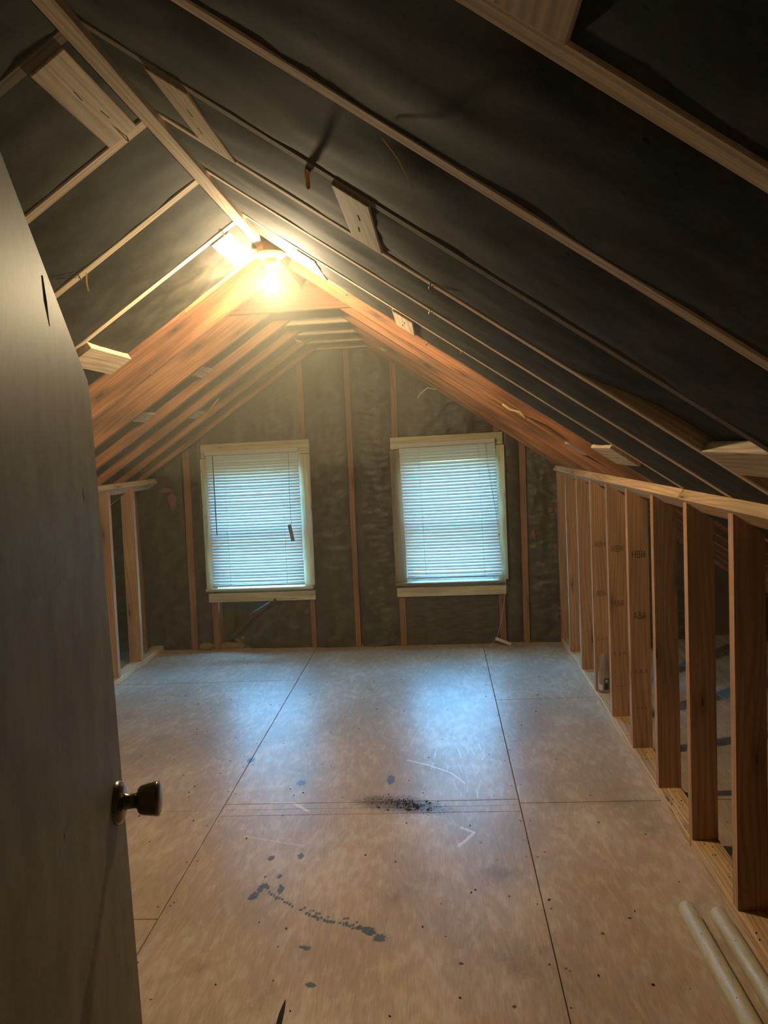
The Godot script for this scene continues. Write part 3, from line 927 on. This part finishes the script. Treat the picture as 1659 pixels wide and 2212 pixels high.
func blind(s: Dictionary) -> void:
	var o := base("window_blind", Vector3(0, 0, FAR))
	o.rotation.y = -atan(0.0428)
	tag(o, "closed white mini blind on the left window, dark wand and grey torn tag hanging" if s.no == 1 else "closed white mini blind hanging crooked on the right window, cord trailing to floor", "blind", "closed white mini blinds")
	var x0: float = s.b0
	var x1: float = s.b1
	var cx := (x0 + x1) * 0.5
	var wd := x1 - x0
	obj("headrail", bar_mesh(Transform3D(Basis(Vector3(0, 0, 1), -s.tilt), Vector3(cx - 0.004, s.rail - 0.024, 0.042)), Vector3(wd + 0.012, 0.034, 0.036), 0.004), M.rail_vinyl, o)
	var top: float = s.rail - 0.046
	var bot: float = s.bot + 0.016
	var pitch := 0.0213
	var n := int((top - bot) / pitch)
	var r := RandomNumberGenerator.new()
	r.seed = 100 + s.no
	var meshes := []
	for k in 6:
		meshes.append(slat_mesh(wd, r.randf_range(0.002, 0.007) * (1.0 if k < 5 else 2.0), r.randf_range(-0.06, 0.06), r.randf_range(-0.002, 0.002)))
	for i in n:
		var t := float(i) / (n - 1)
		var sl := obj("slat", meshes[r.randi() % 5 if i < n - 2 else 5], M.white_vinyl, o)
		sl.position = Vector3(cx + s.skew * t + r.randf_range(-0.0015, 0.0015), lerpf(top, bot, t), 0.044)
		sl.rotation = Vector3(r.randf_range(-0.03, 0.03), 0, -s.tilt * (1.0 - t) + r.randf_range(-0.001, 0.001))
	obj("bottom_rail", bar_mesh(Transform3D(Basis(), Vector3(cx + s.skew, s.bot, 0.046)), Vector3(wd + 0.004, 0.014, 0.024), 0.004), M.rail_vinyl, o)
	# ladder cords
	for f in [0.20, 0.82]:
		var x: float = lerpf(x0, x1, f)
		obj("ladder_cord", tube_mesh(PackedVector3Array([Vector3(x, top + 0.02, 0.059), Vector3(x + s.skew, s.bot, 0.060)]), 0.0011, 6), M.rail_vinyl, o)
	if s.no == 1:
		obj("tilt_wand", tube_mesh(PackedVector3Array([Vector3(-1.618, 1.455, 0.066), Vector3(-1.619, 1.43, 0.072), Vector3(-1.626, 0.872, 0.070)]), 0.0036, 8), M.wand, o)
		obj("pull_cord", tube_mesh(PackedVector3Array([Vector3(-1.06, 1.45, 0.066), Vector3(-1.062, 1.28, 0.068), Vector3(-1.068, 1.16, 0.069), Vector3(-1.068, 0.99, 0.069), Vector3(-1.066, 0.93, 0.069)]), 0.0015, 6), M.wand, o)
		var tagm := bar_mesh(Transform3D(Basis(Vector3(0, 0, 1), 0.17), Vector3(-1.072, 0.868, 0.070)), Vector3(0.027, 0.125, 0.004), 0.001)
		tag(obj("torn_tag", tagm, M.cord, o), "torn grey strip tied to the pull cord")
	else:
		var c := PackedVector3Array([Vector3(0.335, 1.45, 0.066), Vector3(0.36, 1.22, 0.068), Vector3(0.395, 0.98, 0.070), Vector3(0.414, 0.81, 0.071), Vector3(0.42, 0.70, 0.071), Vector3(0.445, 0.50, 0.073), Vector3(0.448, 0.44, 0.073), Vector3(0.440, 0.36, 0.050), Vector3(0.415, 0.22, 0.055), Vector3(0.385, 0.10, 0.06), Vector3(0.37, 0.050, 0.06)])
		obj("pull_cord", tube_mesh(c, 0.0014, 6), M.rail_vinyl, o)
		obj("pull_cord", tube_mesh(PackedVector3Array([Vector3(0.345, 1.45, 0.066), Vector3(0.375, 1.15, 0.068), Vector3(0.412, 0.84, 0.07), Vector3(0.414, 0.80, 0.071)]), 0.0012, 6), M.rail_vinyl, o)
		obj("pull_cord", tube_mesh(PackedVector3Array([Vector3(0.37, 0.045, 0.06), Vector3(0.345, 0.025, 0.065), Vector3(0.318, 0.004, 0.075)]), 0.0014, 6), M.rail_vinyl, o)
		obj("cord_knot", lump(Vector3(0.414, 0.805, 0.071), Vector3(0.007, 0.009, 0.006), 5, 10, 6), M.rail_vinyl, o)
		tag(obj("broken_rail_piece", bar_mesh(Transform3D(Basis(Vector3(0, 0, 1), -0.40), Vector3(0.415, 0.032, 0.062)), Vector3(0.118, 0.022, 0.014), 0.002), M.rail_vinyl, o), "broken piece of white rail hanging on the cord end at the floor")

# a crowned slat, closed, sagging a little between its ladders
func slat_mesh(wd: float, sag: float, twist: float, shift: float) -> ArrayMesh:
	var mb := MB.new(true)
	var nu := 14
	var nv := 4
	var ang := deg_to_rad(66.0) + twist
	var front := []
	for side in [0, 1]:
		var g := []
		for j in nv + 1:
			var row := PackedVector3Array()
			var v := float(j) / nv - 0.5
			for i in nu + 1:
				var u := float(i) / nu - 0.5
				var depth := v * 0.0255
				var crown := (0.25 - v * v) * 0.008 + (0.0006 if side == 1 else 0.0)
				var y := -depth * sin(ang) + crown * cos(ang)
				var z := depth * cos(ang) + crown * sin(ang)
				row.append(Vector3(u * wd, y - sag * (1.0 - 4.0 * u * u) * 0.6 + shift, z))
			g.append(row)
		for j in nv:
			for i in nu:
				mb.quad(g[j][i], g[j][i + 1], g[j + 1][i + 1], g[j + 1][i], Vector2.ZERO, Vector2.RIGHT, Vector2.ONE, Vector2.DOWN, Vector3(0, 0.4, 1.0 if side == 1 else -1.0))
	return mb.done()

func build_door() -> void:
	var d := base("door_1")
	tag(d, "grey painted door standing open, its top cut to the roof slope, round metal knob", "door", "", "structure")
	# local frame: x from the free edge to the hinge, y up, z out of the face we see
	var u := Vector3(0.208, 0, 0.978).normalized()
	var n := Vector3(0.978, 0, -0.208).normalized()
	d.transform = Transform3D(Basis(-u, Vector3.UP, n), Vector3(-0.52, 0, -1.146))
	var pl := PackedVector2Array([Vector2(0, 0.012), Vector2(0, 1.545), Vector2(-0.008, 1.578), Vector2(-0.25, 1.742), Vector2(-0.74, 2.075), Vector2(-0.74, 0.012)])
	var dm := MB.new()
	prism(dm, Transform3D(Basis(), Vector3(0, 0, -0.0175)), pl, 0.035, Vector2(1.6, 0.8))
	obj("door_leaf", dm.done(), M.door_paint, d)
	# splinters lifted from the sloping edge
	for s in [[-0.205, 1.690, -1.15, 0.06]]:
		var p0 := Vector3(s[0], s[1], -0.0002)
		obj("lifted_splinter", tube_mesh(PackedVector3Array([p0, p0 + Vector3(0.006, -s[3] * 0.5, 0.0006), p0 + Vector3(0.014, -s[3], -0.0004)]), 0.0010, 5), M.door_paint, d)
	# knob
	var kx := Transform3D(Basis(Vector3(1, 0, 0), PI / 2), Vector3(-0.0475, 0.937, 0.0))
	var rose := obj("rosette", lathe_mesh(PackedVector2Array([Vector2(0, 0.013), Vector2(0.016, 0.0128), Vector2(0.024, 0.011), Vector2(0.030, 0.0075), Vector2(0.0325, 0.003), Vector2(0.0328, 0.0)]), 40, true, kx), M.satin_metal, d)
	obj("door_knob", lathe_mesh(PackedVector2Array([Vector2(0.0155, 0.010), Vector2(0.0115, 0.016), Vector2(0.0108, 0.026), Vector2(0.012, 0.030), Vector2(0.0185, 0.0325), Vector2(0.0215, 0.036), Vector2(0.0235, 0.046), Vector2(0.0255, 0.057), Vector2(0.0262, 0.0605), Vector2(0.0255, 0.0625), Vector2(0.022, 0.0645), Vector2(0.010, 0.0665), Vector2(0, 0.067)]), 40, true, kx), M.satin_metal, d)

func build_lamp() -> void:
	var at := Vector3(-0.603, 2.105, -3.0)
	var o := base("ceiling_lamp", at)
	tag(o, "bare lit bulb in a porcelain lampholder under the ridge", "lamp")
	# junction box, ring, lampholder, bulb
	var box := PackedVector2Array()
	for k in 8:
		var a := TAU * (k + 0.5) / 8.0
		box.append(Vector2(cos(a), sin(a)) * 0.054)
	obj("junction_box", prism_mesh(Transform3D(Basis(Vector3(1, 0, 0), PI / 2), Vector3(0.004, 0.132, 0)), box, 0.034), M.rusty_steel, o)
	obj("lampholder_plate", lathe_mesh(PackedVector2Array([Vector2(0, 0.113), Vector2(0.056, 0.113), Vector2(0.058, 0.108), Vector2(0.056, 0.101), Vector2(0.045, 0.095), Vector2(0.025, 0.092)].duplicate()), 40, true, Transform3D(Basis(), Vector3(0, 0, 0))), M.porcelain, o)
	obj("lamp_socket", lathe_mesh(PackedVector2Array([Vector2(0.024, 0.095), Vector2(0.024, 0.066), Vector2(0.0215, 0.064), Vector2(0.0215, 0.058), Vector2(0.018, 0.056), Vector2(0.016, 0.050)]), 32), M.brass_collar, o)
	var bl := PackedVector2Array([Vector2(0, -0.036)])
	for k in range(1, 15):
		var a := -PI / 2 + PI * 0.74 * k / 14.0
		bl.append(Vector2(0.0305 * cos(a), -0.006 + 0.030 * sin(a)))
	bl.append_array([Vector2(0.0185, 0.034), Vector2(0.0150, 0.046), Vector2(0.0140, 0.056)])
	obj("light_bulb", lathe_mesh(bl, 32), M.lit_bulb, o)
	var light := OmniLight3D.new()
	light.name = "bulb_light"
	light.light_color = BULB_COLOR
	light.light_energy = BULB_ENERGY
	light.light_size = 0.028
	light.omni_range = 12.0
	light.omni_attenuation = 2.0
	light.shadow_enabled = true
	light.position = Vector3(0, -0.005, 0)
	o.add_child(light)
	# old wires that leave the box for the ridge
	for w in [[-0.02, 0.19, 0.02], [0.005, 0.215, -0.01], [-0.035, 0.20, -0.02]]:
		obj("supply_wire", tube_mesh(PackedVector3Array([Vector3(w[0] * 0.6, 0.148, 0.01), Vector3(w[0] + 0.018, 0.165, w[2] + 0.012), Vector3(w[0] + 0.004, 0.182, w[2] + 0.02), Vector3(w[0] - 0.02, w[1], w[2] + 0.004)]), 0.0042, 8), M.rusty_steel, o)

func build_things() -> void:
	# two plastic pipes lying along the right knee wall
	for k in [[0.688, -2.262, 0.0, "plastic pipe on the floor, the left one of two, nearer the room"], [0.770, -2.232, 0.0, "plastic pipe on the floor, the right one of two, next to the wall plate"]]:
		var o := base("plastic_pipe", Vector3(k[0], 0.0245, k[1]))
		tag(o, "off-white " + k[3], "pipe", "off-white plastic pipes")
		var mb := MB.new(true)
		lathe(mb, Transform3D(Basis(Vector3(1, 0, 0), PI / 2), Vector3.ZERO), PackedVector2Array([Vector2(0.0205, 1.85), Vector2(0.0205, 0.0), Vector2(0.0225, -0.0005), Vector2(0.0241, 0.001), Vector2(0.0241, 1.85), Vector2(0.0205, 1.85)]), 36)
		var p := obj("pipe_wall", mb.done(), M.plastic_pipe, o)
		o.rotation.y = 0.012
	# glass bottle on the right bottom plate
	var b := base("glass_bottle", Vector3(0.864, 0.0388, -4.233))
	tag(b, "empty clear glass bottle with a paper label, standing between two studs", "bottle")
	var prof := PackedVector2Array([Vector2(0, 0.0), Vector2(0.027, 0.0), Vector2(0.0300, 0.003), Vector2(0.0305, 0.10), Vector2(0.029, 0.115), Vector2(0.021, 0.140), Vector2(0.0145, 0.160), Vector2(0.0130, 0.200), Vector2(0.0140, 0.202), Vector2(0.0140, 0.212), Vector2(0.0125, 0.216), Vector2(0.0095, 0.216), Vector2(0.0098, 0.200), Vector2(0.0115, 0.160), Vector2(0.018, 0.139), Vector2(0.026, 0.114), Vector2(0.0278, 0.10), Vector2(0.0275, 0.008), Vector2(0.02, 0.005), Vector2(0, 0.005)])
	obj("bottle_glass", lathe_mesh(prof, 40), M.bottle_glass, b)
	for k in [[1.95, 2.75, 0.018, 0.050, "label_white"], [0.7, 1.65, 0.020, 0.085, "label_blue"], [0.9, 1.45, 0.060, 0.078, "label_white"]]:
		var mb := MB.new(true)
		var rad := 0.0309 if k[4] != "label_white" or k[0] > 1.5 else 0.0313
		for i in 12:
			var a0: float = lerpf(k[0], k[1], i / 12.0)
			var a1: float = lerpf(k[0], k[1], (i + 1) / 12.0)
			for rr in [rad, rad - 0.0002]:
				var A := Vector3(cos(a0) * rr, k[2], sin(a0) * rr)
				var B := Vector3(cos(a1) * rr, k[2], sin(a1) * rr)
				mb.quad(A, B, B + Vector3(0, k[3] - k[2], 0), A + Vector3(0, k[3] - k[2], 0), Vector2.ZERO, Vector2.ZERO, Vector2.ZERO, Vector2.ZERO, (A + B) * Vector3(1, 0, 1) * (1.0 if rr == rad else -1.0))
		obj("paper_label", mb.done(), M[k[4]], b)
	# crumbs of dirt on the stain
	var r := RandomNumberGenerator.new()
	r.seed = 23
	var mb := MB.new()
	for i in 190:
		var p := Vector3(-0.20 + r.randfn(0, 0.05), 0.002, -3.025 + r.randfn(0, 0.024))
		p.z += (p.x + 0.2) * 0.25
		flake(mb, p, r.randf_range(0.002, 0.005), r)
	for i in 14:
		var p := Vector3(-0.20 + r.randfn(0, 0.09), 0.004, -3.0 + r.randfn(0, 0.04))
		flake(mb, p, r.randf_range(0.007, 0.013), r)
	tag(obj("dirt_pile", mb.done(), M.dirt), "scattered dark dirt and crumbs on the stain at the floor joint", "dirt", "", "stuff")
	mb = MB.new()
	for i in 150:
		flake(mb, Vector3(r.randf_range(-1.9, 0.60), 0.003, r.randf_range(-5.4, -1.3)), r.randf_range(0.003, 0.007), r)
	tag(obj("floor_debris", mb.done(), M.dark_flake), "small dark specks of debris strewn over the plywood floor", "debris", "", "stuff")
	mb = MB.new()
	for i in 120:
		flake(mb, Vector3(KR + 0.008 + r.randf() * 0.075, 0.041, r.randf_range(-4.9, -1.0)), r.randf_range(0.002, 0.005), r)
	obj("plate_specks", mb.done(), M.dark_flake, get_node("wall_right")).set_meta("kind", "stuff")
	# a long dark splinter lying at the front of the floor
	mb = MB.new()
	prism(mb, Transform3D(Basis(Vector3(1, 0, 0), PI / 2), Vector3(-0.468, 0.003, -1.83)), PackedVector2Array([Vector2(-0.006, 0.08), Vector2(0.004, 0.08), Vector2(0.007, 0.0), Vector2(0.004, -0.055), Vector2(0.001, -0.075), Vector2(-0.003, -0.05), Vector2(-0.006, -0.02)]), 0.005)
	tag(obj("wood_splinter", mb.done(), M.splinter), "long dark wood splinter on the plywood at the front of the floor", "splinter")
	# cable ends and scraps caught on the rafters
	var wires := [
		[PackedVector3Array([Vector3(-0.055, 1.872, -1.075), Vector3(-0.035, 1.845, -1.08), Vector3(-0.015, 1.805, -1.09)]), 0.0009, "thin stray wire hanging from a right rafter near the break in its edge", M.scrap_paper],
		[PackedVector3Array([Vector3(-1.33, 1.80, -4.72), Vector3(-1.37, 1.765, -4.74), Vector3(-1.39, 1.735, -4.73)]), 0.004, "pale cable end bent off a left rafter above the left window", M.scrap_paper],
		[PackedVector3Array([Vector3(0.30, 1.615, -3.46), Vector3(0.33, 1.59, -3.45), Vector3(0.37, 1.575, -3.42), Vector3(0.395, 1.545, -3.40)]), 0.005, "frayed cable scrap on the orange right rafter", M.scrap_paper],
		[PackedVector3Array([Vector3(0.02, 1.80, -4.98), Vector3(-0.04, 1.815, -4.98), Vector3(-0.09, 1.775, -4.97), Vector3(-0.105, 1.75, -4.97)]), 0.004, "white wire curl hanging beside the right window's rafter", M.label_white],
		[PackedVector3Array([Vector3(-1.01, 2.015, -2.27), Vector3(-1.012, 1.985, -2.27), Vector3(-1.008, 1.96, -2.268)]), 0.002, "short piece of string hanging from a left rafter", M.scrap_paper],
		[PackedVector3Array([Vector3(-0.825, 2.125, -4.70), Vector3(-0.805, 2.118, -4.69), Vector3(-0.785, 2.11, -4.69)]), 0.005, "pale cable stub under the collar boards", M.label_white],
		[PackedVector3Array([Vector3(-0.33, 2.10, -5.0), Vector3(-0.315, 2.075, -4.99), Vector3(-0.29, 2.065, -4.98), Vector3(-0.275, 2.08, -4.98)]), 0.005, "pale loop of cable at the right end of the collar boards", M.label_white]]
	for w in wires:
		tag(obj("wire_scrap", tube_mesh(w[0], w[1], 7), w[3]), w[2], "wire")
	# torn paper facing near the ridge
	var scraps := [
		[Vector3(-0.225, 1.986, -1.53), Vector3(0.005, 0.022, 0.009), "torn tuft of paper hanging from a right rafter by the striped cleat"],
		[Vector3(-0.622, 2.295, -1.93), Vector3(0.012, 0.008, 0.018), "small tuft of torn paper at the ridge near the door"],
		[Vector3(-0.625, 2.29, -2.42), Vector3(0.010, 0.008, 0.022), "curl of torn paper on the ridge board's edge"],
		[Vector3(-0.640, 2.285, -2.72), Vector3(0.008, 0.010, 0.012), "scrap of torn paper at the ridge in front of the bulb"],
		[Vector3(-0.640, 2.285, -1.72), Vector3(0.008, 0.006, 0.022), "shred of torn paper at the ridge beside the long cleat"]]
	var i := 0
	for s in scraps:
		i += 1
		tag(obj("paper_scrap", lump(s[0], s[1], 200 + i, 14, 10, 0.9), M.scrap_paper), s[2], "paper scrap")

func flake(mb: MB, p: Vector3, s: float, r: RandomNumberGenerator) -> void:
	var a := r.randf() * TAU
	var e := Vector3(cos(a), 0, sin(a))
	var f := Vector3(-sin(a), 0, cos(a))
	var base_y := p.y - 0.002
	var q := [p + e * s, p + f * s * 0.6, p - e * s * 0.9, p - f * s * 0.5]
	for k in 4:
		q[k].y = base_y
	var top := p + Vector3(0, s * 0.35, 0)
	for k in 4:
		var A: Vector3 = q[k]
		var B: Vector3 = q[(k + 1) % 4]
		mb.tri(A, B, top, Vector2.ZERO, Vector2.ZERO, Vector2.ZERO, (A + B) * 0.5 + Vector3(0, s, 0) - p)
